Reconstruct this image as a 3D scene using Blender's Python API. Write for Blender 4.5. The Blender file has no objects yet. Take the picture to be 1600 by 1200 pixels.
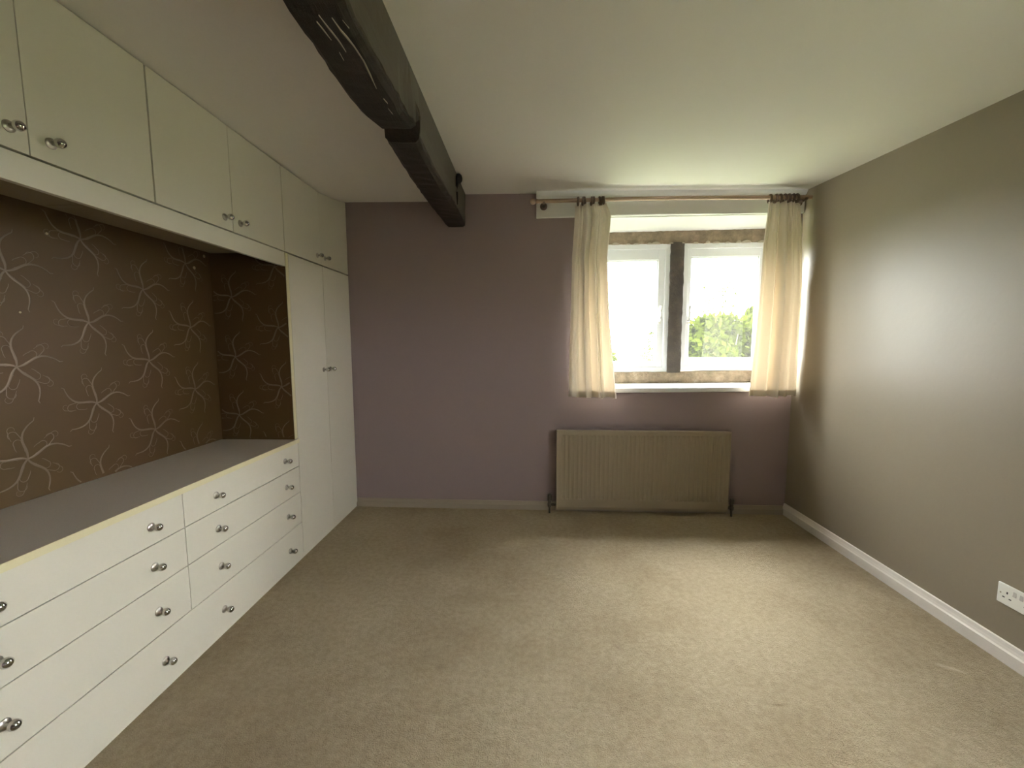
import bpy, bmesh, math, random
from mathutils import Vector, Matrix
random.seed(7)
S = bpy.context.scene
COL = S.collection

# ------------------------------------------------------------------ camera
H = 1.3
YAW, PITCH, ROLL, F = 0.05935, -0.0985, -0.00343, 660.0
cy, sy, cp, sp = math.cos(YAW), math.sin(YAW), math.cos(PITCH), math.sin(PITCH)
fwd = Vector((-sy*cp, cy*cp, sp)); rt = Vector((cy, sy, 0)); up = rt.cross(fwd)
r2 = rt*math.cos(ROLL) + up*math.sin(ROLL); u2 = -rt*math.sin(ROLL) + up*math.cos(ROLL)
cam_d = bpy.data.cameras.new('camera'); cam = bpy.data.objects.new('camera', cam_d); COL.objects.link(cam)
cam_d.sensor_width = 36; cam_d.lens = 36*F/1600; cam_d.clip_start = .02; cam_d.clip_end = 800
M = Matrix((r2, u2, -fwd)).transposed().to_4x4(); M.translation = (0, 0, H); cam.matrix_world = M
S.camera = cam

# ------------------------------------------------------------------ sky and exposure
SKY = 48.0
w = bpy.data.worlds.new('sky'); S.world = w; w.use_nodes = True
nt = w.node_tree; nt.nodes.clear()
wo = nt.nodes.new('ShaderNodeOutputWorld'); bg = nt.nodes.new('ShaderNodeBackground')
tc = nt.nodes.new('ShaderNodeTexCoord'); sx = nt.nodes.new('ShaderNodeSeparateXYZ'); cr = nt.nodes.new('ShaderNodeValToRGB')
nt.links.new(tc.outputs['Generated'], sx.inputs[0]); nt.links.new(sx.outputs['Z'], cr.inputs[0])
# overcast sky: dimmer at the horizon, three times brighter overhead
cr.color_ramp.elements[0].position = 0.0; cr.color_ramp.elements[0].color = (.375, .38, .37, 1)
cr.color_ramp.elements[1].position = 1.0; cr.color_ramp.elements[1].color = (.94, .98, 1.0, 1)
nt.links.new(cr.outputs[0], bg.inputs[0]); bg.inputs[1].default_value = SKY
nt.links.new(bg.outputs[0], wo.inputs[0])
vs = S.view_settings; vs.view_transform = 'Standard'; vs.look = 'None'; vs.gamma = 1; vs.use_curve_mapping = False
vs.exposure = 0.90
SUN = 3.0                                    # hazy sun behind thin cloud, ahead and above the window
sd = bpy.data.lights.new('sun', 'SUN'); so_ = bpy.data.objects.new('sun', sd); COL.objects.link(so_)
sd.energy = SUN; sd.angle = math.radians(32); sd.color = (1.0, .97, .90)
so_.rotation_euler = (math.radians(-37), 0, math.radians(-2))

# ------------------------------------------------------------------ materials
def mat(name, col, rough=.6, metal=0, spec=.5):
    m = bpy.data.materials.new(name); m.use_nodes = True
    b = m.node_tree.nodes['Principled BSDF']
    b.inputs['Base Color'].default_value = (*col, 1); b.inputs['Roughness'].default_value = rough
    b.inputs['Metallic'].default_value = metal; b.inputs['Specular IOR Level'].default_value = spec
    return m
def N(m, t, **kw):
    n = m.node_tree.nodes.new(t)
    for k, v in kw.items(): setattr(n, k, v)
    return n
def LK(m, a, b): m.node_tree.links.new(a, b)
def noise(m, scale, detail=4, rough=.55, stretch=None):
    c = N(m, 'ShaderNodeTexCoord'); n = N(m, 'ShaderNodeTexNoise')
    n.inputs['Scale'].default_value = scale; n.inputs['Detail'].default_value = detail; n.inputs['Roughness'].default_value = rough
    if stretch:
        mp = N(m, 'ShaderNodeMapping'); mp.inputs['Scale'].default_value = stretch
        LK(m, c.outputs['Object'], mp.inputs[0]); LK(m, mp.outputs[0], n.inputs['Vector'])
    else: LK(m, c.outputs['Object'], n.inputs['Vector'])
    return n.outputs['Fac']
def bump(m, facs):
    b = m.node_tree.nodes['Principled BSDF']; prev = None
    for f, s, d in facs:
        bn = N(m, 'ShaderNodeBump'); bn.inputs['Strength'].default_value = s; bn.inputs['Distance'].default_value = d
        LK(m, f, bn.inputs['Height'])
        if prev: LK(m, prev.outputs[0], bn.inputs['Normal'])
        prev = bn
    LK(m, prev.outputs[0], b.inputs['Normal'])
def ramp(m, fac, stops):
    r = N(m, 'ShaderNodeValToRGB'); e = r.color_ramp.elements
    while len(e) < len(stops): e.new(.5)
    for i, (p, c) in enumerate(stops): e[i].position = p; e[i].color = (*c, 1)
    LK(m, fac, r.inputs[0]); return r.outputs[0]
def mixc(m, fac, a, b, blend='MIX'):
    x = N(m, 'ShaderNodeMix', data_type='RGBA', blend_type=blend)
    if isinstance(fac, float): x.inputs[0].default_value = fac
    else: LK(m, fac, x.inputs[0])
    for s, v in ((6, a), (7, b)):
        if isinstance(v, tuple): x.inputs[s].default_value = (*v, 1)
        else: LK(m, v, x.inputs[s])
    return x.outputs[2]
def setc(m, o): LK(m, o, m.node_tree.nodes['Principled BSDF'].inputs['Base Color'])

MT = {}
SPOTS = [(.345, 1.71, .055, .022, 2.2, (.30, .215, .15), .45), (-.30, 2.03, .28, .10, .05, (.33, .26, .16), .42), (-.39, 1.56, .035, .02, 0, (.28, .22, .14), .5),
         (.87, 1.45, .030, .012, 0, (.22, .17, .10), .7), (1.66, 1.66, .07, .02, -.5, (.80, .72, .54), .5), (-.13, 2.07, .05, .015, .1, (.66, .57, .40), .3)]
m = MT['ceiling'] = mat('ceiling_paint', (.78, .755, .70), .75)
bump(m, [(noise(m, 1.6, 3), .35, .03), (noise(m, 60, 3), .08, .002)])
m = MT['mauve'] = mat('mauve_paint', (.285, .222, .222), .6)
bump(m, [(noise(m, 3, 3), .25, .01), (noise(m, 90, 3), .1, .001)])
m = MT['taupe'] = mat('taupe_silk_paint', (.245, .207, .147), .43)
bump(m, [(noise(m, 5, 4), .22, .01), (noise(m, 45, 4), .13, .0015)])
m = MT['plaster'] = mat('white_plaster', (.80, .80, .76), .7); bump(m, [(noise(m, 9, 4), .4, .01)])
m = MT['carpet'] = mat('beige_carpet', (.5, .42, .3), .95, spec=.1)
b1 = ramp(m, noise(m, 1.3, 5, .6), [(.30, (.44, .35, .222)), (.52, (.55, .46, .31)), (.72, (.59, .50, .345))])
b2 = ramp(m, noise(m, 260, 3, .7), [(.3, (.72, .70, .68)), (.65, (1, 1, 1))])
b3 = ramp(m, noise(m, 38, 4, .7), [(.36, (.83, .82, .80)), (.6, (.98, .98, .98))])
cc = mixc(m, 1.0, mixc(m, 1.0, b1, b2, 'MULTIPLY'), b3, 'MULTIPLY')
def spot(m, col, x, y, rx, ry, rot, tint, strength):      # a worn or stained mark on the carpet
    c = N(m, 'ShaderNodeTexCoord'); mp = N(m, 'ShaderNodeMapping', vector_type='TEXTURE')
    mp.inputs['Location'].default_value = (x, y, 0); mp.inputs['Rotation'].default_value = (0, 0, rot); mp.inputs['Scale'].default_value = (rx, ry, 1)
    nz = N(m, 'ShaderNodeTexNoise'); nz.inputs['Scale'].default_value = 14; nz.inputs['Detail'].default_value = 3; LK(m, c.outputs['Object'], nz.inputs['Vector'])
    LK(m, c.outputs['Object'], mp.inputs[0]); ln = N(m, 'ShaderNodeVectorMath', operation='LENGTH'); LK(m, mp.outputs[0], ln.inputs[0])
    ad = N(m, 'ShaderNodeMath', operation='ADD'); LK(m, ln.outputs['Value'], ad.inputs[0])
    ms = N(m, 'ShaderNodeMath', operation='MULTIPLY_ADD'); LK(m, nz.outputs['Fac'], ms.inputs[0]); ms.inputs[1].default_value = 1.4; ms.inputs[2].default_value = -.7; LK(m, ms.outputs[0], ad.inputs[1])
    mr = N(m, 'ShaderNodeMapRange', interpolation_type='SMOOTHSTEP'); LK(m, ad.outputs[0], mr.inputs[0])
    mr.inputs[1].default_value = 0; mr.inputs[2].default_value = 1; mr.inputs[3].default_value = strength; mr.inputs[4].default_value = 0
    return mixc(m, mr.outputs[0], col, tint)
for a in SPOTS: cc = spot(m, cc, *a)
setc(m, cc)
bump(m, [(noise(m, 230, 3, .7), 1.0, .007), (noise(m, 75, 5, .75), .8, .010)])
MT['unit'] = mat('cream_laminate', (.70, .665, .565), .42)
MT['carcass'] = mat('carcass_board', (.30, .25, .17), .7)
MT['edge'] = mat('yellowed_edging', (.72, .66, .42), .5)
m = MT['worktop'] = mat('taupe_laminate', (.19, .175, .15), .45)
setc(m, ramp(m, noise(m, 300, 2), [(.3, (.60, .55, .48)), (.7, (.67, .61, .54))]))
m = MT['paper'] = mat('bronze_wallpaper', (.145, .10, .052), .5, .15)
setc(m, ramp(m, noise(m, 2.5, 3), [(.3, (.102, .055, .021)), (.7, (.096, .058, .016))]))
bump(m, [(noise(m, 500, 2, .6, (1, 1, .2)), .2, .0006)])
MT['motif'] = mat('silver_print', (.21, .155, .11), .36, .35)
m = MT['oak'] = mat('dark_oak', (.03, .016, .008), .65)
setc(m, ramp(m, noise(m, 7, 6, .7, (9, 1, 9)), [(.3, (.007, .003, .001)), (.6, (.018, .007, .0025)), (.8, (.040, .016, .006))]))
bump(m, [(noise(m, 8, 6, .7, (10, 1, 10)), .7, .012)])
m = MT['beampaint'] = mat('beam_side_paint', (.075, .062, .044), .6); bump(m, [(noise(m, 14, 4, .6, (1, .4, 1)), .5, .008)])
MT['iron'] = mat('black_iron', (.012, .010, .009), .55, .3)
MT['whitepaint'] = mat('white_gloss', (.78, .78, .74), .3)
MT['skirt'] = mat('skirting_paint', (.74, .69, .62), .4)
MT['skirtshade'] = mat('shaded_skirting_paint', (.33, .28, .215), .45)  # skirting paint darkened: shade below the window put into the colour
m = MT['upvc'] = mat('window_white', (.86, .88, .90), .35)
m = MT['stone'] = mat('brown_stone', (.2, .15, .09), .9)
s1 = ramp(m, noise(m, 9, 6, .7), [(.3, (.12, .09, .055)), (.52, (.24, .185, .12)), (.62, (.31, .24, .16)), (.78, (.48, .42, .33))])
setc(m, s1); bump(m, [(noise(m, 16, 6, .7), .9, .02)])
m = MT['stonedark'] = mat('dark_stone', (.1, .07, .05), .9)
setc(m, ramp(m, noise(m, 9, 6, .7), [(.3, (.03, .024, .019)), (.55, (.06, .047, .035)), (.70, (.11, .08, .055)), (.8, (.30, .26, .2))])); bump(m, [(noise(m, 16, 6, .7), .9, .02)])
MT['mortar'] = mat('old_mortar', (.40, .35, .27), .85)
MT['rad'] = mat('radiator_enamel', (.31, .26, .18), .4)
m = MT['pole'] = mat('pale_wood', (.36, .25, .17), .45)
setc(m, ramp(m, noise(m, 6, 4, .6, (.3, 6, 6)), [(.3, (.31, .21, .14)), (.7, (.42, .30, .21))]))
MT['ring'] = mat('ring_wood', (.13, .085, .058), .5)
MT['nickel'] = mat('satin_nickel', (.50, .47, .42), .32, 1)
MT['chrome'] = mat('chrome', (.62, .61, .58), .08, 1)
MT['dkmetal'] = mat('dull_valve_metal', (.11, .10, .08), .4, .8)
MT['socket'] = mat('socket_plastic', (.80, .79, .72), .35)
MT['rocker'] = mat('grey_rocker', (.48, .46, .42), .4)
MT['hole'] = mat('dark_hole', (.03, .03, .03), .8)
MT['plug'] = mat('wall_filler', (.55, .45, .28), .8)
m = MT['glassknob'] = mat('clear_glass', (.93, .92, .88), .03); m.node_tree.nodes['Principled BSDF'].inputs['Transmission Weight'].default_value = .85
def glass_mat():
    m = bpy.data.materials.new('hazy_glass'); m.use_nodes = True; t = m.node_tree; t.nodes.clear()
    o = t.nodes.new('ShaderNodeOutputMaterial'); tr = t.nodes.new('ShaderNodeBsdfTransparent'); gl = t.nodes.new('ShaderNodeBsdfGlossy')
    gl.inputs['Roughness'].default_value = .02; gl.inputs['Color'].default_value = (1, 1, 1, 1)
    lw = t.nodes.new('ShaderNodeLayerWeight'); lw.inputs[0].default_value = .5
    pw = t.nodes.new('ShaderNodeMath'); pw.operation = 'POWER'; pw.inputs[1].default_value = 5; t.links.new(lw.outputs['Facing'], pw.inputs[0])
    fr = t.nodes.new('ShaderNodeMath'); fr.operation = 'MULTIPLY_ADD'; fr.inputs[1].default_value = .9; fr.inputs[2].default_value = .03; t.links.new(pw.outputs[0], fr.inputs[0])
    a = t.nodes.new('ShaderNodeMixShader'); t.links.new(fr.outputs[0], a.inputs[0]); t.links.new(tr.outputs[0], a.inputs[1]); t.links.new(gl.outputs[0], a.inputs[2])
    tl = t.nodes.new('ShaderNodeBsdfTranslucent'); tl.inputs[0].default_value = (.95, .97, 1, 1)
    b = t.nodes.new('ShaderNodeMixShader'); b.inputs[0].default_value = .004
    t.links.new(a.outputs[0], b.inputs[1]); t.links.new(tl.outputs[0], b.inputs[2]); t.links.new(b.outputs[0], o.inputs[0])
    return m
MT['glass'] = glass_mat()
def cloth_mat(name, col, tcol, f):
    m = bpy.data.materials.new(name); m.use_nodes = True; t = m.node_tree; t.nodes.clear()
    o = t.nodes.new('ShaderNodeOutputMaterial'); d = t.nodes.new('ShaderNodeBsdfDiffuse'); l = t.nodes.new('ShaderNodeBsdfTranslucent')
    d.inputs[0].default_value = (*col, 1); l.inputs[0].default_value = (*tcol, 1)
    x = t.nodes.new('ShaderNodeMixShader'); x.inputs[0].default_value = f
    t.links.new(d.outputs[0], x.inputs[1]); t.links.new(l.outputs[0], x.inputs[2]); t.links.new(x.outputs[0], o.inputs[0])
    n = t.nodes.new('ShaderNodeTexNoise'); n.inputs['Scale'].default_value = 400; c = t.nodes.new('ShaderNodeTexCoord'); t.links.new(c.outputs['Object'], n.inputs['Vector'])
    bn = t.nodes.new('ShaderNodeBump'); bn.inputs['Strength'].default_value = .2; bn.inputs['Distance'].default_value = .001
    t.links.new(n.outputs['Fac'], bn.inputs['Height']); t.links.new(bn.outputs[0], d.inputs['Normal'])
    return m
MT['curtain'] = cloth_mat('cream_cotton', (.78, .745, .68), (.78, .60, .38), .105)
MT['hem'] = cloth_mat('cream_cotton_double', (.66, .56, .40), (.60, .42, .22), .07)
MT['leaf'] = cloth_mat('spring_leaf', (.024, .031, .004), (.032, .041, .004), .3)
MT['leafpale'] = cloth_mat('pale_leaf', (.022, .024, .009), (.026, .030, .009), .3)
MT['twig'] = mat('grey_bark', (.10, .085, .07), .9)
m = MT['grass'] = mat('lawn_grass', (.10, .12, .05), .95, spec=.1)
setc(m, ramp(m, noise(m, .6, 5), [(.3, (.05, .065, .022)), (.7, (.08, .09, .04))]))

# ------------------------------------------------------------------ geometry helpers
class MB:
    def __init__(s): s.v = []; s.f = []; s.mi = []; s.cur = 0
    def add(s, vs_, fs):
        o = len(s.v); s.v += [tuple(v) for v in vs_]; s.f += [tuple(i+o for i in f) for f in fs]; s.mi += [s.cur]*len(fs); return s
    def box(s, x0, x1, y0, y1, z0, z1):
        return s.add([(x0,y0,z0),(x1,y0,z0),(x1,y1,z0),(x0,y1,z0),(x0,y0,z1),(x1,y0,z1),(x1,y1,z1),(x0,y1,z1)],
                     [(0,3,2,1),(4,5,6,7),(0,1,5,4),(1,2,6,5),(2,3,7,6),(3,0,4,7)])
    def hexa(s, p):  # 8 points, same order as box
        return s.add(p, [(0,3,2,1),(4,5,6,7),(0,1,5,4),(1,2,6,5),(2,3,7,6),(3,0,4,7)])
    def loft(s, rings, caps=True):
        n = len(rings[0]); vs_ = [p for r in rings for p in r]; fs = []
        for k in range(len(rings)-1):
            for i in range(n):
                j = (i+1) % n; fs.append((k*n+i, k*n+j, (k+1)*n+j, (k+1)*n+i))
        if caps: fs.append(tuple(range(n-1, -1, -1))); fs.append(tuple((len(rings)-1)*n+i for i in range(n)))
        return s.add(vs_, fs)
    def lathe(s, prof, c=(0,0,0), axis='z', n=16):
        rings = []
        for r, h in prof:
            ring = []
            for i in range(n):
                a = 2*math.pi*i/n; x, y = r*math.cos(a), r*math.sin(a)
                p = {'z': (x, y, h), 'x': (h, x, y), 'y': (y, h, x), '-x': (-h, y, x), '-y': (x, -h, y)}[axis]
                ring.append((p[0]+c[0], p[1]+c[1], p[2]+c[2]))
            rings.append(ring)
        return s.loft(rings)
    def tube(s, pts, rad, n=8):
        rings = []; pts = [Vector(p) for p in pts]
        rr = rad if isinstance(rad, (list, tuple)) else [rad]*len(pts)
        ref = Vector((0, 0, 1))
        for i, p in enumerate(pts):
            d = (pts[min(i+1, len(pts)-1)] - pts[max(i-1, 0)]).normalized()
            a = d.cross(ref)
            if a.length < .1: a = d.cross(Vector((1, 0, 0)))
            a.normalize(); b = d.cross(a)
            rings.append([p + a*rr[i]*math.cos(2*math.pi*k/n) + b*rr[i]*math.sin(2*math.pi*k/n) for k in range(n)])
        return s.loft(rings)
def fix(me):
    bm = bmesh.new(); bm.from_mesh(me); bmesh.ops.recalc_face_normals(bm, faces=bm.faces); bm.to_mesh(me); bm.free()
def obj(name, mb, m, parent=None, base=(0,0,0), loc=None, rotz=0, smooth=False, bevel=0, recalc=True):
    me = bpy.data.meshes.new(name)
    me.from_pydata([(x-base[0], y-base[1], z-base[2]) for x, y, z in mb.v], [], mb.f)
    ms = m if isinstance(m, (list, tuple)) else [m]
    for k in ms: me.materials.append(MT[k])
    if len(ms) > 1:
        for p, i in zip(me.polygons, mb.mi): p.material_index = i
    if recalc: fix(me)
    if smooth:
        for p in me.polygons: p.use_smooth = True
        try: me.set_sharp_from_angle(angle=math.radians(40))
        except Exception: pass
    o = bpy.data.objects.new(name, me); COL.objects.link(o)
    if parent: o.parent = parent
    if loc: o.location = loc; o.rotation_euler = (0, 0, rotz)
    if bevel:
        b = o.modifiers.new('bevel', 'BEVEL'); b.width = bevel; b.segments = 2; b.limit_method = 'ANGLE'
    return o
def tag(o, label, cat, group=None, kind=None):
    if label: o['label'] = label
    if cat: o['category'] = cat
    if group: o['group'] = group
    if kind: o['kind'] = kind
    return o
def thing(name, label, cat, loc=(0,0,0), rotz=0, group=None):
    o = bpy.data.objects.new(name, None); COL.objects.link(o); o.empty_display_size = .1
    o.location = loc; o.rotation_euler = (0, 0, rotz); return tag(o, label, cat, group)
def structure(o): o['kind'] = 'structure'; return o

# frames: left run of units and right wall are a little out of square with the window wall
D = 3.199
PL = math.atan(.02237); OL = Vector((-1.3594, 0, 0))
PR = math.atan(.0254);  OR = Vector((1.9457, 0, 0))
def WL(x, y, z=0):  # left frame -> world (x towards the room, y along the units)
    return Vector((OL.x + x*math.cos(PL) - y*math.sin(PL), x*math.sin(PL) + y*math.cos(PL), z))
def WR(x, y, z=0):
    return Vector((OR.x + x*math.cos(PR) - y*math.sin(PR), x*math.sin(PR) + y*math.cos(PR), z))
def interp(t, pts):
    if t <= pts[0][0]: return pts[0][1]
    for (a, b), (c, d) in zip(pts, pts[1:]):
        if t <= c: return b + (d-b)*(t-a)/(c-a)
    return pts[-1][1]
ZL = [(-1.2, 2.29), (1.6, 2.290), (1.94, 2.285), (2.35, 2.279), (2.78, 2.279), (2.98, 2.305), (3.2, 2.345)]
ZR = [(-1.2, 2.16), (0, 2.19), (1.87, 2.275), (2.45, 2.305), (3.2, 2.346)]
BX = -.60
YB = -1.15            # rear wall
def zceil(x, y):
    if x < BX:
        t = min(1, max(0, (x+1.40)/(.72))); return interp(y, ZL)*(1-t) + 2.334*t
    t = min(1, max(0, (x+.53)/2.4)); return 2.383*(1-t) + interp(y, ZR)*t
def xr(y): return 1.9457 - .0254*y + .004
def xl(y): return -1.3594 - .02237*y

# ------------------------------------------------------------------ room shell
structure(obj('floor', MB().box(-2.1, 2.2, YB-.1, D+.05, -.1, 0), 'carpet'))
mb = MB()
xs = [-2.1, -1.86, -1.6, -1.40, -1.2, -.9, -.7, BX-.0005, BX, -.4, -.1, .3, .7, 1.1, 1.5, 1.8, 2.2]
ys = [YB-.1 + (D+.1-YB)*i/40 for i in range(41)]
nx, ny = len(xs), len(ys)
vb = [(x, y, zceil(x, y)) for y in ys for x in xs]; vt = [(x, y, 2.6) for y in ys for x in xs]
fs = []
for j in range(ny-1):
    for i in range(nx-1):
        a = j*nx+i; fs.append((a, a+nx, a+nx+1, a+1)); a += nx*ny; fs.append((a, a+1, a+nx+1, a+nx))
o2 = nx*ny
for i in range(nx-1): fs.append((i, i+1, i+1+o2, i+o2)); k = (ny-1)*nx+i; fs.append((k+1, k, k+o2, k+1+o2))
for j in range(ny-1): k = j*nx; fs.append((k+nx, k, k+o2, k+nx+o2)); k += nx-1; fs.append((k, k+nx, k+nx+o2, k+o2))
mb.add(vb+vt, fs); structure(obj('ceiling', mb, 'ceiling'))

# window wall: opening from WX0 to WX1, SZ to HZ (front), D to D+T thick
WX0, WX1, SZ, HZ, T = .34, 1.845, .93, 2.19, .40
mb = MB()
mb.box(-2.1, WX0, D, D+T, -.1, 2.6)
mb.box(WX1, 2.35, D, D+T, -.1, 2.6)
mb.box(WX0, WX1, D, D+T, -.1, SZ)
mb.box(WX0, WX1, D, D+T, HZ+.02, 2.6)
structure(obj('wall_front', mb, 'mauve'))
# white plaster lining of the recess
mb = MB()
mb.hexa([(WX0-.0,D+.001,SZ),(WX0+.004,D+.001,SZ),(.40,D+.28,SZ),(WX0,D+.28,SZ),(WX0,D+.001,HZ+.02),(WX0+.004,D+.001,HZ+.02),(.40,D+.28,HZ+.02),(WX0,D+.28,HZ+.02)])
mb.hexa([(WX0+.002,D+.001,HZ+.005),(WX1,D+.001,HZ+.005),(WX1,D+.29,2.17),(WX0+.03,D+.29,2.16),(WX0+.002,D+.001,HZ+.02),(WX1,D+.001,HZ+.02),(WX1,D+.29,HZ+.02),(WX0+.03,D+.29,HZ+.02)])
structure(obj('trim_1', mb, 'plaster'))
# right wall
mb = MB()
z0, z1 = -.1, 2.6
SIDE = True                       # unseen window added for side light on the drawers, nearer the camera
W2 = (-.15, .88, 1.05, 1.80)
def wr_piece(ya, yb, za, zb):
    a, b = xr(ya), xr(yb)
    mb.hexa([(a,ya,za),(a+.25,ya,za),(b+.25,yb,za),(b,yb,za),(a,ya,zb),(a+.25,ya,zb),(b+.25,yb,zb),(b,yb,zb)])
if SIDE:
    wr_piece(YB-.1, W2[0], z0, z1); wr_piece(W2[1], D, z0, z1); wr_piece(W2[0], W2[1], z0, W2[2]); wr_piece(W2[0], W2[1], W2[3], z1)
else: wr_piece(YB-.1, D, z0, z1)
structure(obj('wall_right', mb, 'taupe'))
if SIDE:
    mb = MB(); q0, q1, h0, h1 = W2; xx = xr(.3)+.17
    for a in ((q0, q0+.06, h0, h1), (q1-.06, q1, h0, h1), (q0+.06, q1-.06, h0, h0+.06), (q0+.06, q1-.06, h1-.06, h1), ((q0+q1)/2-.04, (q0+q1)/2+.04, h0+.06, h1-.06)): mb.box(xx, xx+.06, a[0], a[1], a[2], a[3])
    w2 = structure(obj('window_added', mb, 'upvc'))
    for p0, p1 in ((q0+.05, (q0+q1)/2-.03), ((q0+q1)/2+.03, q1-.05)):
        obj('pane', MB().box(xx+.028, xx+.032, p0, p1, h0+.05, h1-.05), 'glass', w2)
structure(obj('wall_rear', MB().box(-2.1, 2.2, YB-.1, YB, 0, 2.6), 'mauve'))
# left wall behind the units, papered in the alcove; a return closes the run nearer the camera
NV = -.44; U0 = .76
mb = MB(); mb.box(NV-.15, NV, -1.3, D+.02, -.1, 2.6)
wall_left = structure(obj('wall_left', mb, 'paper', loc=OL, rotz=PL))
mb = MB(); mb.box(NV, .0, YB+.02, U0-.002, 0, 2.284)
structure(obj('trim_2', mb, 'mauve', loc=OL, rotz=PL))

# skirtings
def skirt_profile(h, t): return [(0, 0), (t, 0), (t, h*.58), (t*.75, h*.66), (t*.55, h*.80), (t*.42, h*.97), (t*.2, h), (0, h)]
mb = MB(); prof = skirt_profile(.086, .018)
def rwall(y, off, z): return (xr(y)-off, y, z)
mb.loft([[rwall(y, p[0], p[1]) for p in prof] for y in (YB+.001, D-.0)])
structure(obj('baseboard_right', mb, 'skirt', bevel=0))
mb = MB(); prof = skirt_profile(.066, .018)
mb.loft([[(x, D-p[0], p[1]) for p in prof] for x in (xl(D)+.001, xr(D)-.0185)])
structure(obj('baseboard_front', mb, 'skirtshade'))
mb = MB(); mb.loft([[(x, YB+p[0], p[1]) for p in prof] for x in (-1.30, xr(YB)-.02)])
structure(obj('baseboard_rear', mb, 'skirt'))

# white boxed lintel over the window and the plaster lip where ceiling meets it
mb = MB()
mb.loft([[(-.008,D-.022,2.198),(-.008,D,2.198),(-.008,D,2.40),(-.008,D-.022,2.40)]]+
        [[(x,D-.022,2.198+.008*math.sin(x*2.1)),(x,D,2.198),(x,D,2.40),(x,D-.022,2.40)] for x in (.3,.7,1.1,1.5)]+
        [[(xr(D)-.002,D-.022,2.196),(xr(D)-.002,D,2.196),(xr(D)-.002,D,2.40),(xr(D)-.002,D-.022,2.40)]])
structure(obj('trim_3', mb, 'plaster', bevel=.004))
mb = MB(); rings = []
for i in range(25):
    x = -.008 + (xr(D)-.004+.008)*i/24; zt = zceil(x, D)+.004; e = .006*math.sin(x*5)+.004*math.sin(x*13)
    rings.append([(x, D-.022, zt-.034+e), (x, D-.034, zt-.030+e), (x, D-.052, zt-.014+e*.5), (x, D-.060, zt+.004), (x, D-.022, zt+.004)])
mb.loft(rings); structure(obj('trim_4', mb, 'plaster', smooth=True))

# ------------------------------------------------------------------ window
def rough_block(x0, x1, y0, y1, z0, z1, seg=24, axis='x', amp=.006, seed=1, low=None, high=None):
    rnd = random.Random(seed); mb = MB(); rings = []
    n = seg
    for i in range(n+1):
        t = i/n; j = [rnd.uniform(-amp, amp) for _ in range(8)]
        if axis == 'x':
            x = x0+(x1-x0)*t; b = z0 + (low(x) if low else 0); h = z1 + (high(x) if high else 0)
            ym = y0
            rings.append([(x, y1, b), (x, ym+.010+j[0], b+j[1]*.4), (x, ym+j[2], b+(h-b)*.3), (x, ym-.004+j[3], b+(h-b)*.6), (x, ym+.006+j[4], h+j[5]*.4), (x, y1, h)])
        else:
            z = z0+(z1-z0)*t
            rings.append([(x0+j[6]*.5, y1, z), (x0+j[0]*.5, y0+.012+j[1], z), (x0+(x1-x0)*.3, y0+j[2], z), (x0+(x1-x0)*.7, y0+j[3], z), (x1+j[4]*.5, y0+.012+j[5], z), (x1+j[7]*.5, y1, z)])
    return mb.loft(rings)
YF = D+.29                 # stone face plane
win = structure(bpy.data.objects.new('window_1', None)); COL.objects.link(win); win.location = (1.1, YF, .95)
wb = (1.1, YF, .95)
def scal(x): return .012*math.sin(x*19+.6)*(.5+.5*math.sin(x*5)) + .006*math.sin(x*47) - .002
o = obj('stone_head', rough_block(WX0-.02, WX1+.02, YF, D+T-.005, 2.072, HZ+.02, 60, 'x', .005, 3, low=lambda x: .004*math.sin(x*23)), 'stone', win, wb, smooth=True)
o['label'] = 'weathered brown stone lintel'
o = obj('stone_ledge', rough_block(WX0-.02, WX1+.02, YF-.004, D+T-.005, .945, 1.058, 60, 'x', .005, 5, high=lambda x: (x-1.1)*.016), 'stone', win, wb, smooth=True)
o['label'] = 'flaking brown stone ledge below the frames'
def xm(z, L, R): t = (z-1.06)/1.01; return L[0]+(L[1]-L[0])*t
mb = rough_block(1.053, 1.158, YF-.012, D+T-.005, 1.05, 2.078, 30, 'z', .004, 9)
o = obj('stone_mullion', mb, 'stonedark', win, wb, smooth=True); o['label'] = 'dark stone mullion between the two frames'
# plaster creeping over the lower edge of the stone head: small drips
rm = random.Random(21); x = .45; k = 0
while x < 1.80:
    r = rm.uniform(.012, .034); hgt = rm.uniform(.008, .020); n = 9
    f0 = [(x+r*math.cos(math.pi*q/n), YF-.008, 2.068+hgt*math.sin(math.pi*q/n)) for q in range(n+1)]
    mb = MB().loft([[(p[0], YF+.012, p[2]) for p in f0], [(p[0], p[1]+.002, p[2]) for p in f0], [(x+(p[0]-x)*.8, p[1], 2.068+(p[2]-2.068)*.8) for p in f0]])
    obj('mortar_dab', mb, 'mortar', win, wb, smooth=True)
    x += r*2+rm.uniform(.015, .06)
def frame_ring(x0, x1, z0, z1, w_, y0, y1, tilt=0):
    mb = MB()
    P = [(x0,z0),(x1,z0+tilt),(x1,z1+tilt*.3),(x0,z1)]; Q = [(x0+w_,z0+w_),(x1-w_,z0+w_+tilt),(x1-w_,z1-w_+tilt*.3),(x0+w_,z1-w_)]
    for i in range(4):
        j = (i+1) % 4; a, b, c, d = P[i], P[j], Q[j], Q[i]
        mb.add([(a[0],y0,a[1]),(b[0],y0,b[1]),(c[0],y0,c[1]),(d[0],y0,d[1]),(a[0],y1,a[1]),(b[0],y1,b[1]),(c[0],y1,c[1]),(d[0],y1,d[1])],
               [(0,1,2,3),(7,6,5,4),(0,4,5,1),(2,6,7,3),(1,5,6,2),(3,7,4,0)])
    return mb
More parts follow.
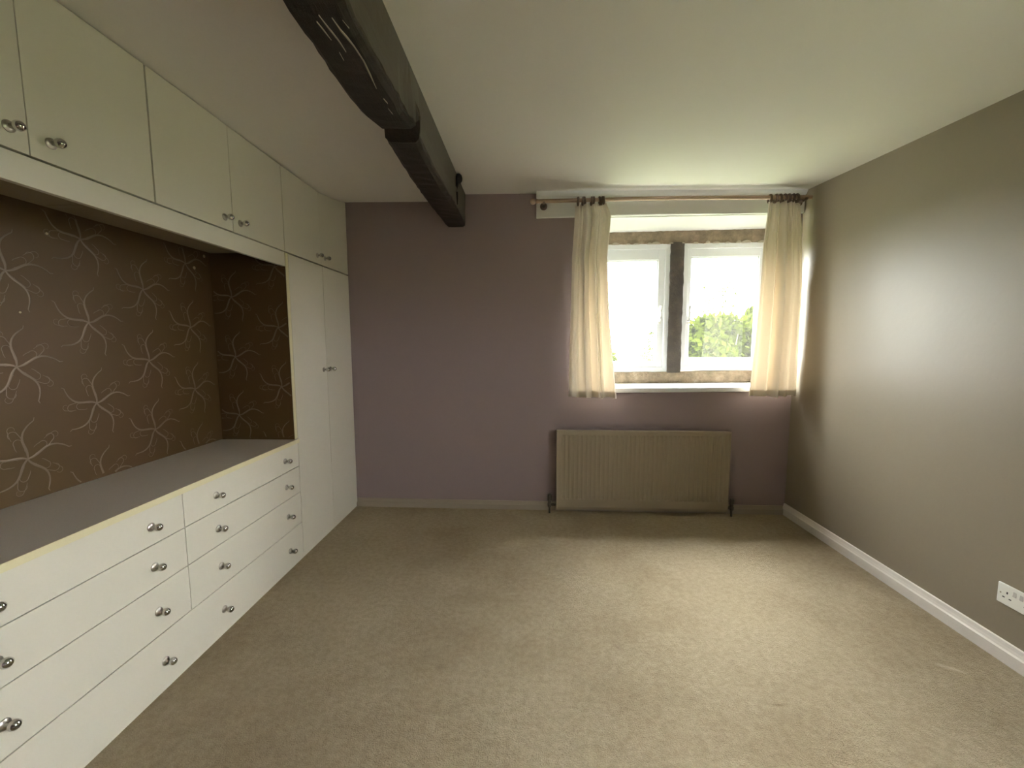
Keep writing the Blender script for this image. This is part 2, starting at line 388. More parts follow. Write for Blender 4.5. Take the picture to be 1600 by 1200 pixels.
def window_unit(name, x0, x1, z0, z1, gx0, gx1, gz0, gz1, opening, lab):
    wf = obj(name, frame_ring(x0, x1, z0, z1, .040, YF+.012, YF+.085), 'upvc', win, wb, bevel=.003); wf['label'] = lab
    s = .038
    sx0, sx1, sz0, sz1 = x0+s, x1-s, z0+s, z1-s
    mb = MB()   # sash: asymmetrical stiles
    ya, yb = YF+.024, YF+.075
    for (p, q, r, t) in ((sx0, gx0, sz0, sz1), (gx1, sx1, sz0, sz1), (gx0, gx1, sz0, gz0), (gx0, gx1, gz1, sz1)): mb.box(p, q, ya, yb, r, t)
    sash = obj('sash', mb, 'upvc', wf, (0,0,0), bevel=.0025)
    mb = MB()   # glazing bead step
    for (p, q, r, t) in ((gx0-.002, gx0+.008, gz0, gz1), (gx1-.008, gx1+.002, gz0, gz1), (gx0, gx1, gz0-.002, gz0+.008), (gx0, gx1, gz1-.008, gz1+.002)): mb.box(p, q, ya+.012, yb-.01, r, t)
    obj('glazing_bead', mb, 'upvc', wf)
    mb = MB(); mb.box(gx0-.006, gx1+.006, ya+.028, ya+.032, gz0-.006, gz1+.006); obj('pane', mb, 'glass', wf)
    for c in wf.children: c.parent = wf; c.data.transform(Matrix.Translation((-wb[0], -wb[1], -wb[2])))
    # handle on the meeting stile
    hx = (gx1+sx1)/2-.006 if opening == 'r' else (gx0+sx0)/2+.006; hz = 1.47
    mb = MB(); mb.box(hx-.011, hx+.011, ya-.008, ya, hz-.028, hz+.028)
    mb.lathe([(.009, 0), (.009, .02), (.006, .026)], (hx, ya-.006, hz), '-y', 10)
    mb.tube([(hx, ya-.030, hz), (hx, ya-.036, hz+.03), (hx, ya-.034, hz+.07), (hx, ya-.040, hz+.115)], [.009, .008, .007, .009], 8)
    h = obj('handle', mb, 'whitepaint', wf, wb, smooth=True)
    if opening == 'r':
        mb = MB(); mb.lathe([(.006, 0), (.006, .012), (.013, .016), (.014, .024), (.006, .03)], (hx-.002, ya, hz-.03+.0), '-y', 12)
    return wf
window_unit('left_frame'.replace('left_', 'casement_'), .395, 1.057, 1.052, 2.072, .49, .966, 1.133, 1.950, 'r', 'white left-hand window frame')
window_unit('casement_frame', 1.155, 1.826, 1.066, 2.072, 1.221, 1.748, 1.162, 1.970, 'l', 'white right-hand window frame')
# painted sill board
mb = MB(); mb.hexa([(WX0+.002,D-.04,.920),(xr(D)-.03,D-.04,.938),(WX1,YF-.006,.940),(WX0+.04,YF-.006,.920),(WX0+.002,D-.04,.955),(xr(D)-.03,D-.04,.973),(WX1,YF-.006,.975),(WX0+.04,YF-.006,.957)])
sill = obj('window_sill', mb, 'whitepaint', bevel=.004); tag(sill, 'white painted sill board under the stone ledge of the window', 'window sill')

# ------------------------------------------------------------------ ceiling beam
Rp = [(-1.15,-.445),(.0,-.470),(1.05,-.484),(1.113,-.484),(1.224,-.494),(1.368,-.495),(1.557,-.492),(1.62,-.498),(1.668,-.497),(1.72,-.486),(1.777,-.484),(1.83,-.488),(1.885,-.507),(2.207,-.520),(2.505,-.522),(2.689,-.520),(3.199,-.533)]
Lp = [(-1.15,-.62),(.0,-.63),(1.1,-.647),(1.265,-.652),(1.486,-.665),(1.60,-.664),(1.671,-.657),(1.736,-.638),(1.815,-.643),(1.86,-.648),(2.282,-.670),(2.617,-.679),(3.199,-.674)]
ZU = [(-1.15,2.149),(1.72,2.145),(1.745,2.147),(1.76,2.215),(1.84,2.215),(1.862,2.150),(3.199,2.149)]
def xtop(y): return -.529 + .0203*(3.2-y)
ysb = sorted(set([-1.15, -.6, -.2, .2, .6, .9] + [1.0+.04*i for i in range(0, 55)] + [1.72, 1.745, 1.762, 1.845, 1.862, 3.199])); rb = random.Random(4)
mb = MB(); mb2 = MB(); rings = []; rings2 = []
for y in ysb:
    l, r, z = interp(y, Lp), interp(y, Rp), interp(y, ZU)
    j = lambda s=.002: rb.uniform(-s, s)
    zr = z+.012+j(.003)
    rings.append([(l+j(), y, z+.02+j()), (l+.02, y, z+.003+j(.002)), ((l+r)/2, y, z+j(.003)), (r-.018, y, z+j(.002)), (r+j(.003), y, zr), (r-.008, y, 2.26), (xtop(y)-.008, y, 2.372), (BX-.002, y, 2.372), (BX-.002, y, 2.325), (l, y, 2.325)])
    rings2.append([(r-.006, y, zr+.014+rb.uniform(-.004, .006)), (r+.0025, y, zr+.016+rb.uniform(-.004, .006)), (max(r-.004, xtop(y)-.012)+.003, y, 2.26), (xtop(y)+.0015, y, 2.381), (xtop(y)-.006, y, 2.381), (r-.010, y, 2.26)])
mb.loft(rings); mb2.loft(rings2)
beam = obj('ceiling_beam', mb, 'oak', base=(-.57, 3.1, 2.15), loc=(-.57, 3.1, 2.15), smooth=False)
tag(beam, 'rough dark oak beam with a notch running under the ceiling', 'beam')
o = obj('painted_side', mb2, 'beampaint', beam, (-.57, 3.1, 2.15)); o['label'] = 'grey-brown painted side of the beam'
mb = MB()
def sliver(pts, w_):
    n = len(pts)
    for k in range(n-1):
        (x0, y0), (x1, y1) = pts[k], pts[k+1]; d = Vector((y1-y0, -(x1-x0), 0)); d.normalize(); d *= w_*.5
        wa = .3 if k == 0 else 1; wb_ = .3 if k == n-2 else 1; z = 2.1425
        mb.box(0,0,0,0,0,0) if False else None
        A = [(x0-d.x*wa, y0-d.y*wa), (x0+d.x*wa, y0+d.y*wa), (x1+d.x*wb_, y1+d.y*wb_), (x1-d.x*wb_, y1-d.y*wb_)]
        mb.hexa([(p[0], p[1], z) for p in A] + [(p[0], p[1], 2.152) for p in A])
sliver([(-.566,1.150),(-.562,1.20),(-.557,1.25),(-.558,1.29)], .0035)
sliver([(-.536,1.160),(-.533,1.21),(-.524,1.27),(-.523,1.33),(-.530,1.40),(-.537,1.47)], .004)
sliver([(-.583,1.172),(-.580,1.205),(-.577,1.24)], .0025)
sliver([(-.578,1.29),(-.581,1.325)], .003)
sliver([(-.512,1.17),(-.508,1.20)], .003)
sliver([(-.535,1.53),(-.531,1.56)], .004); sliver([(-.540,1.59),(-.537,1.63)], .002)
o = obj('paint_scratches', mb, 'mortar', beam, (-.57, 3.1, 2.15)); o['label'] = 'pale paint scratches on the underside'
mb = MB(); mb.lathe([(.004, -.004), (.022, .0), (.031, .012), (.029, .026), (.018, .036), (.001, .040)], (-.523, 2.812, 2.350), 'x', 14)
hk = obj('iron_stud', mb, 'iron', beam, (-.57, 3.1, 2.15), smooth=True); hk['label'] = 'black iron stud'
mb = MB(); mb.tube([(-.516, 2.806, 2.335), (-.514, 2.792, 2.30), (-.514, 2.79, 2.26), (-.515, 2.80, 2.22), (-.518, 2.815, 2.19)], [.010, .008, .006, .005, .002], 8)
obj('iron_strap', mb, 'iron', beam, (-.57, 3.1, 2.15), smooth=True)['label'] = 'thin iron strap hanging down the side'

# ------------------------------------------------------------------ fitted units on the left (left frame coordinates)
def LT(name, label, cat, y, z=0, group=None):
    return thing(name, label, cat, WL(0, y, z), PL, group), (0, y, z)
def knob_stem(mb, x, y, z): return mb.lathe([(.0005,0),(.0155,.0),(.0155,.0025),(.0135,.0045),(.0065,.0065),(.005,.014),(.0075,.0168),(.0005,.0172)], (x, y, z), 'x', 14)
GK = MB().lathe([(.0005,.0165),(.0075,.0175),(.0120,.0215),(.0140,.028),(.0128,.035),(.0075,.0405),(.0005,.042)], (0,0,0), 'x', 18)
SK = knob_stem(MB(), 0, 0, 0)
kmb = MB(); kmb.cur = 0; kmb.add(SK.v, SK.f); kmb.cur = 1; kmb.add(GK.v, GK.f)
KME = None
def add_knob(parent, base, x, y, z):
    global KME
    if KME is None:
        o = obj('knob', kmb, ['nickel', 'chrome'], parent, (0,0,0), smooth=True); KME = o.data
    else:
        o = bpy.data.objects.new('knob', KME); COL.objects.link(o); o.parent = parent
    o.location = (x-base[0], y-base[1], z-base[2]); return o
TH = .018   # board thickness; fronts occupy x from -TH to 0
def front(parent, base, name, y0, y1, z0, z1, zt=None, knobs=(), m='unit'):
    mb = MB()
    if zt is None: mb.box(-TH, 0, y0, y1, z0, z1)
    else:
        n = len(zt)-1; ys_ = [y0+(y1-y0)*i/n for i in range(n+1)]
        mb.loft([[(-TH, yy, z0), (0, yy, z0), (0, yy, zz), (-TH, yy, zz)] for yy, zz in zip(ys_, zt)])
    d = obj(name, mb, m, parent, base, bevel=.0012)
    for (ky, kz) in knobs: 
        o = add_knob(d, base, 0, ky, kz)
    return d
def ctop(y, x=-1.40, off=.004): return zceil(WL(0, y).x, y) - off
g = .0032
# chest of drawers
cb, base = LT('chest_of_drawers', 'long cream built-in chest of drawers with metal knobs below the papered alcove', 'chest of drawers', 1.57)
UY1 = 2.378
obj('carcass', MB().box(NV+.002, -TH-.001, U0, UY1-.001, .0, .712), 'carcass', cb, base)
obj('plinth', MB().box(-TH-.001, -.006, U0, UY1-.001, 0, .028), 'unit', cb, base)
SM = 1.534
rows = [(.5737, .7115, .640), (.4157, .5705, .489), (.2268, .4125, .316)]
for z0, z1, kz in rows:
    front(cb, base, 'drawer', U0, SM-g/2, z0, z1, knobs=((.925, kz), (1.388, kz)))
    front(cb, base, 'drawer', SM+g/2, UY1-g, z0, z1, knobs=((1.708, kz), (2.236, kz)))
front(cb, base, 'drawer', U0, UY1-g, .031, .2232, knobs=((.925, .113), (1.398, .113), (1.708, .113), (2.238, .113)))['label'] = 'wide bottom drawer front'
# worktop
mb = MB(); mb.box(NV+.002, .008, U0, 2.3465, .7145, .738)
wt = obj('worktop', mb, 'worktop', base=(0, 1.57, .7145), loc=WL(0, 1.57, .7145), rotz=PL); tag(wt, 'taupe laminate worktop with a cream front edge on the drawers', 'worktop')
mb = MB(); mb.box(.008, .0115, U0, 2.377, .7145, .7385); obj('edge_strip', mb, 'edge', wt, (0, 1.57, .7145), bevel=.001)['label'] = 'yellowed cream edge strip'
obj('worktop_end', MB().box(-.003, .008, 2.347, 2.377, .7145, .738), 'worktop', wt, (0, 1.57, .7145))
# tall wardrobe
wd, base = LT('wardrobe', 'tall cream two-door wardrobe in the corner by the mauve wall', 'wardrobe', 2.78)
YE = 3.190
obj('carcass', MB().box(NV+.002, -TH-.001, 2.3795, YE, 0, 1.806), 'carcass', wd, base)
sp_ = obj('side_panel', MB().box(NV+.002, -.001, 2.352, 2.3790, .7395, 1.806), 'edge', wd, base, bevel=.0008); sp_['label'] = 'side panel with yellowed cream front edge'
pp = obj('wallpaper_panel', MB().box(NV+.003, -.004, 2.350, 2.3515, .7400, 1.8055), 'paper', wd, base); pp['label'] = 'bronze swirl wallpaper on the wardrobe side'
obj('plinth', MB().box(-TH-.001, -.006, 2.381, YE, 0, .028), 'unit', wd, base)
YM = 2.783
front(wd, base, 'door', 2.381, YM-g/2, .031, 1.8035, knobs=((2.737, 1.123),))
front(wd, base, 'door', YM+g/2, YE, .031, 1.8035, knobs=((2.832, 1.123),))
# overhead cabinets
def overhead(label, y0, ym, y1, kn, gl=.002):
    t, base = LT('overhead_cabinet', label, 'cabinet', (y0+y1)/2, 1.808, 'overhead cupboards along the ceiling')
    mb = MB(); n = 8
    mb.loft([[(NV+.002, yy, 1.8085), (-TH-.001, yy, 1.8085), (-TH-.001, yy, ctop(yy)-.001), (NV+.002, yy, min(ctop(yy), 2.27)-.001)] for yy in [y0+.0005+(y1-y0-.001)*i/n for i in range(n+1)]])
    obj('carcass', mb, 'carcass', t, base)
    for a, b in ((y0+gl, ym-.0013), (ym+.0013, y1-gl)):
        front(t, base, 'door', a, b, 1.8125, None, [ctop(a+(b-a)*i/6, off=.0055) for i in range(7)], kn[:1] if a < ym-.01 else kn[1:])
    return t
overhead('cream two-door overhead cupboard nearest the viewer, at top left', .745, 1.132, 1.521, ((1.088, 1.868), (1.187, 1.868)))
overhead('cream two-door overhead cupboard between the nearest one and the corner one', 1.524, 1.935, 2.349, ((1.882, 1.864), (1.985, 1.864)))
overhead('cream overhead cupboard in the corner above the tall wardrobe', 2.351, 2.768, 3.190, ((2.722, 1.864), (2.824, 1.864)), .0015)
# pelmet board
pm = obj('pelmet_board', MB().box(-.022, -.002, U0, 2.3485, 1.7285, 1.8070), 'unit', base=(0, 1.57, 1.7285), loc=WL(0, 1.57, 1.7285), rotz=PL, bevel=.0012)
tag(pm, 'narrow cream board hanging below the overhead cupboards across the alcove', 'pelmet')

# wallpaper print: five-armed swirls in a half-drop repeat (slightly raised)
def swirl_lines(rot=0):
    L = []
    for k in range(5):
        a0 = math.radians(77-72*k+rot); pts = []
        for i in range(15):
            t = i/14; r = .150*t; th = a0 + math.radians(24)*math.sin(math.pi*min(1, t*1.08))*(1-.25*t)
            pts.append((r*math.cos(th), r*math.sin(th), .0042*(1-t)**.7*min(1, .35+t*3)+.0010))
        L.append(pts)
        for (off, r0, rc, cr_, w_, sg) in ((-26, .022, .066, .0150, .0012, 1), (-46, .030, .098, .0165, .0013, -1), (-34, .050, .118, .0130, .0010, 1)):
            b = a0 + math.radians(off); ur = (math.cos(b), math.sin(b)); ut = (-math.sin(b), math.cos(b)); pts = []
            for i in range(6):                       # bowed stem, then an open hook
                t = i/6
                if sg > 0 and i < 3: continue
                t = i/6; rr_ = r0+(rc-r0)*t; bo = .007*math.sin(math.pi*t)*sg
                pts.append((ur[0]*rr_+ut[0]*bo, ur[1]*rr_+ut[1]*bo, w_*(.3+.7*t)))
            for i in range(12):
                an = math.radians(i*20); q = cr_*(1-.028*i); cx_, cy2 = ur[0]*rc-ut[0]*cr_*sg, ur[1]*rc-ut[1]*cr_*sg
                pts.append((cx_+q*(ut[0]*math.cos(an)*sg+ur[0]*math.sin(an)), cy2+q*(ut[1]*math.cos(an)*sg+ur[1]*math.sin(an)), w_*(1-.04*i)))
            L.append(pts)
    return L
def swirl_mesh(cy_, cz_, y0, y1, z0, z1, put):
    """put(a, z, d): point on the paper plane, a along the wall, d proud of it"""
    mb = MB()
    for pts in swirl_lines():
        run = []
        def flush():
            if len(run) > 1:
                rings = []
                for i in range(len(run)):
                    p, q = run[max(0, i-1)], run[min(len(run)-1, i+1)]
                    dx, dz = q[0]-p[0], q[1]-p[1]; l = math.hypot(dx, dz) or 1; nx_, nz_ = -dz/l, dx/l
                    x, z, w_ = run[i]; hh = min(.0012, w_*.5)
                    rings.append([put(x+nx_*w_, z+nz_*w_, .0001), put(x, z, hh), put(x-nx_*w_, z-nz_*w_, .0001)])
                mb.loft(rings, caps=True)
        for (a, b, w_) in pts:
            y, z = cy_+a, cz_+b
            if y0+w_ < y < y1-w_ and z0+w_ < z < z1-w_: run.append((y, z, w_))
            else: flush(); run.clear()
        flush()
    return mb
cols = [(.868+.262*i, i) for i in range(6)]
for c, i in cols:
    for k in range(-1, 4):
        z = .887+.3325*k if i % 2 == 0 else .887+.3325*k+.1665
        if z < .70 or z > 1.87: continue
        mb = swirl_mesh(c, z, U0+.002, 2.347, .7395, 1.807, lambda a, zz, d: (NV+d, a, zz))
        if len(mb.v) > 20: obj('swirl_motif', mb, 'motif', wall_left, smooth=True)
pb = (0, 2.78, 0)
for (x, off) in ((-.325, 0), (-.063, .1665)):
    for k in range(-1, 4):
        z = .882+off+.3400*k if off == 0 else .882+.3400*k+off
        if z < .70 or z > 1.87: continue
        mb = swirl_mesh(x, z, NV+.004, -.006, .7415, 1.804, lambda a, zz, d: (a, 2.350-d, zz))
        if len(mb.v) > 20: obj('swirl_motif', mb, 'motif', pp, (0, 0, 0), smooth=True).data.transform(Matrix.Translation((0, -2.78, 0)))
for (y, z, r) in ((1.534, 1.711, .005), (1.421, 1.412, .004), (2.238, 1.706, .009), (2.314, 1.782, .009)):
    o = obj('wall_plug', MB().lathe([(r, 0), (r*.8, .0015), (.0005, .002)], (NV, y, z), 'x', 10), 'plug', wall_left, smooth=True); o['label'] = 'filled screw hole'

# ------------------------------------------------------------------ radiator
rx0, rx1, rz0, rz1, ry = .146, 1.418, .034, .645, D-.082
rd = thing('radiator', 'cream ribbed panel radiator under the window', 'radiator', ((rx0+rx1)/2, ry, rz0)); rb_ = ((rx0+rx1)/2, ry, rz0)
mb = MB(); n = 37; seq = []
p = (rx1-rx0-.07)/n
seq.append((rx0+.004, 0)); seq.append((rx0+.035, 0))
for i in range(n):
    x = rx0+.035+p*i
    seq += [(x+p*.12, .0), (x+p*.30, .0045), (x+p*.70, .0045), (x+p*.88, .0)]
seq += [(rx1-.035, 0), (rx1-.004, 0)]
zs_ = [rz0, rz0+.022, rz0+.078, rz0+.092, rz1-.045, rz1-.032, rz1-.012, rz1]
dep = [.010, 0, 0, 1, 1, 0, 0, .010]
grid = []
for z, dd in zip(zs_, dep):
    for x, d in seq:
        off = d if dd == 1 else (dd if dd in (.010,) else 0)
        grid.append((x, ry+off, z))
nn = len(seq); fs = [(j*nn+i, j*nn+i+1, (j+1)*nn+i+1, (j+1)*nn+i) for j in range(len(zs_)-1) for i in range(nn-1)]
mb.add(grid, fs)
b0 = len(mb.v)
bk = [(x, y, z) for (x, y, z) in [(rx0+.004, ry+.022, rz0), (rx1-.004, ry+.022, rz0), (rx1-.004, ry+.022, rz1), (rx0+.004, ry+.022, rz1)]]
mb.v += bk; mb.f.append((b0, b0+3, b0+2, b0+1)); mb.mi.append(0)
last = (len(zs_)-1)*nn
mb.f += [tuple([b0] + [i for i in range(0, nn)][::1] + [b0+1])[::-1], tuple([b0+3] + [last+i for i in range(nn)] + [b0+2]), tuple([b0] + [j*nn for j in range(len(zs_))] + [b0+3]), tuple([b0+1] + [j*nn+nn-1 for j in range(len(zs_))] + [b0+2])[::-1]]
mb.mi += [0]*4
obj('panel', mb, 'rad', rd, rb_)
mb = MB(); mb.box(rx0+.002, rx1-.002, ry-.003, ry+.006, rz1-.016, rz1+.001); mb.box(rx0, rx0+.012, ry-.002, ry+.020, rz0, rz1)
mb.box(rx1-.012, rx1, ry-.002, ry+.020, rz0, rz1)
obj('rolled_edge', mb, 'rad', rd, rb_, bevel=.004)
for bx in (rx0+.2, rx1-.23): obj('wall_bracket', MB().box(bx, bx+.03, ry+.023, D-.001, .12, .60), 'rad', rd, rb_)
def valve(x, s, cap):
    mb = MB()
    mb.lathe([(.0075, 0), (.0075, .060)], (x, ry+.012, .001), 'z', 12)
    mb.lathe([(.012, .05), (.0155, .055), (.0155, .075), (.012, .08), (.012, .098)], (x, ry+.012, 0), 'z', 12)
    mb.tube([(x, ry+.012, .068), (x+s*.030, ry+.012, .068), (x+s*.046, ry+.012, .066)], [.010, .011, .009], 10)
    v = obj('valve', mb, 'dkmetal', rd, rb_, smooth=True)
    mb = MB(); mb.lathe([(.013, .098), (.0165, .102), (.0165, .098+cap-.006), (.012, .098+cap)], (x, ry+.012, 0), 'z', 14)
    obj('valve_cap', mb, 'dkmetal', v, (0, 0, 0), smooth=True).data.transform(Matrix.Translation((-rb_[0], -rb_[1], -rb_[2])))
valve(rx0-.048, 1, .050); valve(rx1+.030, -1, .038)

# ------------------------------------------------------------------ wall socket (right frame coordinates)
so = thing('wall_socket', 'white double wall socket low on the grey-brown wall', 'socket', WR(.004, 1.69, .275), PR); sb = (.004, 1.69, .275)
y0, y1, z0, z1 = 1.618, 1.765, .233, .317
mb = MB(); mb.box(-.005, .004, y0, y1, z0, z1)
obj('face_plate', mb, 'socket', so, sb, bevel=.003)
for s in (0, 1):
    cyy = y1-.036 if s == 0 else y0+.036
    for (dy, dz, hw, hh) in ((0, .017, .0025, .0045), (.0115, -.004, .0042, .0022), (-.0115, -.004, .0042, .0022)):
        obj('pin_hole', MB().box(-.0056, -.0046, cyy+dy-hw, cyy+dy+hw, .268+dz-hh, .268+dz+hh), 'hole', so, sb)
    cyy += -.026 if s == 0 else .026
    k = obj('rocker_switch', MB().hexa([(-.0075,cyy-.0055,.283),(-.0045,cyy-.0055,.283),(-.0045,cyy+.0055,.283),(-.0075,cyy+.0055,.283),(-.0052,cyy-.0055,.303),(-.0045,cyy-.0055,.303),(-.0045,cyy+.0055,.303),(-.0052,cyy+.0055,.303)]), 'rocker', so, sb)
    obj('screw', MB().lathe([(.003, 0), (.003, .0008), (.001, .001)], (-.005, (y1-.013 if s == 0 else y0+.013), .277), '-x', 10), 'chrome', so, sb)

# ------------------------------------------------------------------ curtain pole and curtains
PY, PZ = D-.105, 2.287
pl = thing('curtain_pole', 'pale wooden curtain pole above the window', 'curtain pole', (.9, PY, PZ)); pbz = (.9, PY, PZ)
px1 = xr(PY)-.012
obj('pole', MB().tube([(.0, PY, PZ), (.9, PY, PZ+.003), (px1, PY, PZ-.014)], .0135, 14), 'pole', pl, pbz, smooth=True)
mb = MB(); mb.lathe([(.0135, 0), (.017, .004), (.017, .009), (.010, .013), (.019, .022), (.0225, .033), (.019, .044), (.008, .052), (.001, .054)], (.002, PY, PZ), '-x', 16)
obj('finial', mb, 'pole', pl, pbz, smooth=True)['label'] = 'turned ball finial'
for bx in (.045, px1-.04):
    zc = PZ if bx < 1 else PZ-.013
    mb = MB(); mb.lathe([(.026, 0), (.026, .008), (.014, .014), (.011, .06)], (bx, D-.022, zc-.012), '-y', 14)
    mb.loft([[(bx+dx, PY+.019*math.sin(t)*q, zc-.002-.019*math.cos(t)*q) for dx in (-.009,) for q in (1, .72)] + [(bx+.009, PY+.019*math.sin(t)*q, zc-.002-.019*math.cos(t)*q) for q in (.72, 1)] for t in [math.radians(a) for a in range(-75, 91, 15)]])
    obj('pole_bracket', mb, 'ring', pl, pbz, smooth=True)
def ring(x, z, tilt, lab):
    mb = MB(); R, r_ = .0240, .0078; rings = []; n1, n2 = 20, 8
    for i in range(n1):
        a = 2*math.pi*i/n1
        rings.append([(r_*math.sin(2*math.pi*k/n2)+math.sin(a)*R*math.tan(tilt), (R+r_*math.cos(2*math.pi*k/n2))*math.cos(a), (R+r_*math.cos(2*math.pi*k/n2))*math.sin(a)) for k in range(n2)])
    rings.append(rings[0]); mb.loft(rings, caps=False)
    mb.lathe([(.004, -.030), (.004, -.024)], (0, 0, 0), 'z', 8)
    o = obj('curtain_ring', mb, 'ring', loc=(x, PY, z-.006), smooth=True)
    return tag(o, lab, 'curtain ring', 'wooden rings on the curtain pole')
ORD = ['first', 'second', 'third', 'fourth', 'fifth', 'sixth', 'seventh', 'eighth']
for i, x in enumerate([.285, .318, .331, .378, .392, .435, .449, .462]):
    ring(x, PZ, .12*math.sin(i*2.3), 'brown wooden curtain ring, %s from the left above the left curtain' % ORD[i])
for i, x in enumerate([1.585, 1.622, 1.652, 1.684, 1.707, 1.735, 1.762]):
    ring(x, PZ-.012, .12*math.sin(i*1.7), 'brown wooden curtain ring, %s from the left above the right curtain' % ORD[i])
def curtain(name, lab, Lx, Rx, zt, zb, folds, yoff, amp=.044, side=1):
    nu, nv = 150, 44
    def P(u, v):
        z = zt + (zb-zt)*v; l = interp(-z, sorted((-a, b) for a, b in Lx)); r = interp(-z, sorted((-a, b) for a, b in Rx))
        # fold waves: list of (centre, width, height)
        s = 0
        for (c, w_, h_) in folds: s += h_*math.exp(-((u-c+.02*(v-.5)*math.sin(c*9))/w_)**2)
        q = (.45+.55*min(1, v*2.5))
        fine = .004*math.sin(u*70)*(1-v)**2
        x = l + (r-l)*u + .004*math.sin(v*5+u*8)*v
        e = max(0, (u-.72)/.28) if side > 0 else max(0, (.25-u)/.25)
        return (x, yoff + .048*e*e*(3-2*e) - (s*amp*q*(1-.6*e) + fine) + .006*math.sin(u*3+v*2), z + (.004*math.sin(u*24) if v > .99 else 0))
    mb = MB(); v_split = (nv*(1-.052/(zt-zb)))
    vs_ = [P(i/nu, j/nv) for j in range(nv+1) for i in range(nu+1)]
    mb.add(vs_, [(j*(nu+1)+i, j*(nu+1)+i+1, (j+1)*(nu+1)+i+1, (j+1)*(nu+1)+i) for j in range(nv) for i in range(nu)])
    c = obj(name, mb, 'curtain', base=((Lx[-1][1]+Rx[-1][1])/2, yoff, zb), loc=((Lx[-1][1]+Rx[-1][1])/2, yoff, zb), smooth=False, recalc=False)
    for p in c.data.polygons: p.use_smooth = True
    # doubled hem as its own piece behind the cloth
    mb = MB(); rows_ = [1-.045/(zt-zb), 1-.02/(zt-zb), 1.0]
    vs_ = [tuple(Vector(P(i/nu, v)) + Vector((0, .003, .0005))) for v in rows_ for i in range(nu+1)]
    mb.add(vs_, [(j*(nu+1)+i, j*(nu+1)+i+1, (j+1)*(nu+1)+i+1, (j+1)*(nu+1)+i) for j in range(2) for i in range(nu)])
    h = obj('hem', mb, 'hem', c, ((Lx[-1][1]+Rx[-1][1])/2, yoff, zb), recalc=False)
    mb = MB(); vs_ = [tuple(Vector(P(i/nu, v)) + Vector((0, d, 0))) for v, d in ((0, -.002), (.012, -.003), (.012, .004), (0, .004)) for i in range(nu+1)]
    mb.add(vs_, [(j*(nu+1)+i, j*(nu+1)+i+1, ((j+1) % 4)*(nu+1)+i+1, ((j+1) % 4)*(nu+1)+i) for j in range(4) for i in range(nu)])
    obj('heading_tape', mb, 'curtain', c, ((Lx[-1][1]+Rx[-1][1])/2, yoff, zb))
    return c
fl = [(.06,.05,.9),(.22,.05,-.5),(.34,.055,1.1),(.50,.04,-.9),(.62,.06,1.0),(.70,.02,.6),(.80,.05,-.5),(.97,.05,.7)]
c = curtain('curtain', '', [(2.26,.268),(2.1,.262),(1.9,.248),(1.5,.243),(1.2,.24),(.9,.238)], [(2.26,.478),(2.18,.512),(1.9,.490),(1.5,.512),(1.2,.540),(.9,.572)], 2.262, .897, fl, PY-.006, side=-1)
tag(c, 'short cream curtain left of the window, its folds glowing yellow', 'curtain', 'pair of cream curtains')
fr = [(.02,.05,.5),(.16,.06,-.6),(.30,.05,.5),(.385,.035,-.9),(.455,.030,1.7),(.53,.03,-.9),(.66,.08,.4),(.82,.05,-.5),(.95,.05,.7)]
c = curtain('curtain', '', [(2.25,1.572),(2.17,1.568),(1.95,1.548),(1.5,1.540),(1.2,1.525),(.9,1.508)], [(2.25,1.808),(2.1,1.828),(1.7,1.853),(1.2,1.856),(.9,1.857)], 2.246, .912, fr, PY-.004)
tag(c, 'short cream curtain right of the window beside the grey-brown wall', 'curtain', 'pair of cream curtains')

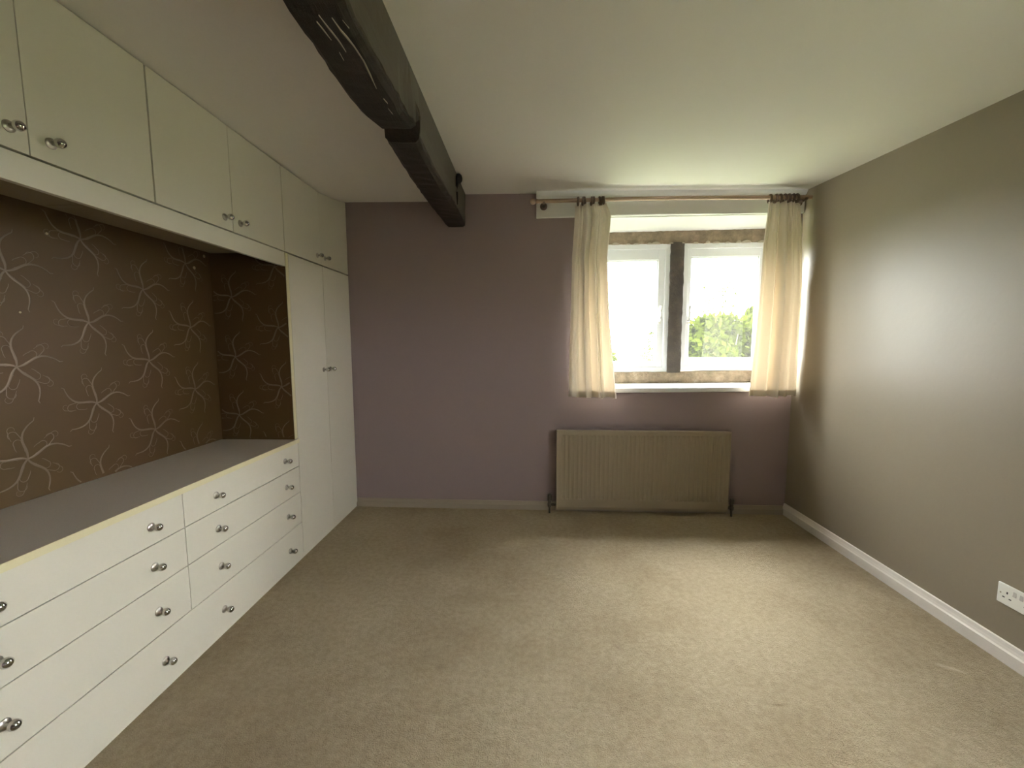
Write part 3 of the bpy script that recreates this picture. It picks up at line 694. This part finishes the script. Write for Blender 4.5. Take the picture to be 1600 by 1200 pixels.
# ------------------------------------------------------------------ garden beyond the window
structure(obj('ground', MB().box(-150, 150, -150, 300, -3.0, -2.8), 'grass'))
def shrub(name, lab, cat, x, y, r, ztop, n, leaf, lsz, seed, trunk=True, droop=False, bare=False):
    rnd = random.Random(seed); t = thing(name, lab, cat, (x, y, -2.8)); base = (x, y, -2.8); ht = ztop+2.8
    mb = MB(); tips = []
    mb.tube([(x, y, -2.8), (x+.05*ht*rnd.uniform(-1, 1), y, -2.8+ht*.35), (x, y, -2.8+ht*.7)], [.09, .07, .03], 7)
    for k in range(26 if bare else 14):
        a = rnd.uniform(0, 6.28); z0_ = -2.8+ht*rnd.uniform(.2, .65); rr = r*rnd.uniform(.4, .95); z1_ = min(ztop, z0_+ht*rnd.uniform(.15, .42))
        p0 = Vector((x, y, z0_)); p1 = Vector((x+rr*math.cos(a), y+rr*math.sin(a), z1_)); pm_ = (p0+p1)/2+Vector((0, 0, -.08*ht))
        mb.tube([p0, pm_, p1], [.035, .02, .006], 5); tips.append(p1)
        if bare:
            for q in range(5):
                e = p1+Vector((rnd.uniform(-.5, .5), rnd.uniform(-.5, .5), rnd.uniform(.1, .7)))
                mb.tube([pm_.lerp(p1, rnd.random()), e], [.012, .004], 4); tips.append(e)
    obj('branches', mb, 'twig', t, base)
    mb = MB()
    for k in range(n):
        if bare: c_ = rnd.choice(tips)+Vector([rnd.gauss(0, .12) for _ in range(3)])
        else:
            a = rnd.uniform(0, 6.28); hh = rnd.random()**.8; q = math.sqrt(rnd.uniform(.35, 1))
            prof_ = math.sin(math.pi*min(1, .12+hh*.86))**.6; bumps = 1+.22*math.sin(a*5+seed)+.15*math.sin(hh*17+a*3)
            c_ = Vector((x+r*prof_*q*bumps*math.cos(a), y+r*prof_*q*bumps*math.sin(a), -2.8+ht*(.06+.94*hh)))
        d = Vector([rnd.gauss(0, 1) for _ in range(3)])
        if droop: d = Vector((rnd.gauss(0, .25), rnd.gauss(0, .25), -1))
        d.normalize(); s_ = d.cross(Vector([rnd.gauss(0, 1) for _ in range(3)])).normalized()
        l_ = lsz*rnd.uniform(.7, 1.3)*(2.2 if droop else 1); w2 = lsz*.3
        mb.add([c_, c_+d*l_*.5+s_*w2, c_+d*l_, c_+d*l_*.5-s_*w2], [(0, 1, 2, 3)])
    f = obj('foliage', mb, leaf, t, base, recalc=False); f['kind'] = 'stuff'
    return t
shrub('garden_tree', 'bushy yellow-green tree filling the lower right window pane', 'tree', 3.78, 9.2, 1.30, 1.78, 15000, 'leaf', .15, 11)
shrub('weeping_tree', 'drooping pale green tree seen beside the right curtain', 'tree', 6.3, 12.4, 1.15, 2.35, 9000, 'leaf', .14, 12, droop=True)
shrub('bare_tree', 'thin nearly bare tree rising behind the bushy one', 'tree', 8.0, 20, 1.7, 4.2, 3500, 'leaf', .10, 13, bare=True)
shrub('garden_shrub', 'faint low shrub in the bottom of the left window pane', 'shrub', 2.3, 14, .8, .95, 3000, 'leaf', .10, 14)
shrub('garden_shrub', 'faint slender shrub in the lower right corner of the left window pane', 'shrub', 4.4, 16.5, .5, 1.7, 900, 'leaf', .10, 15)
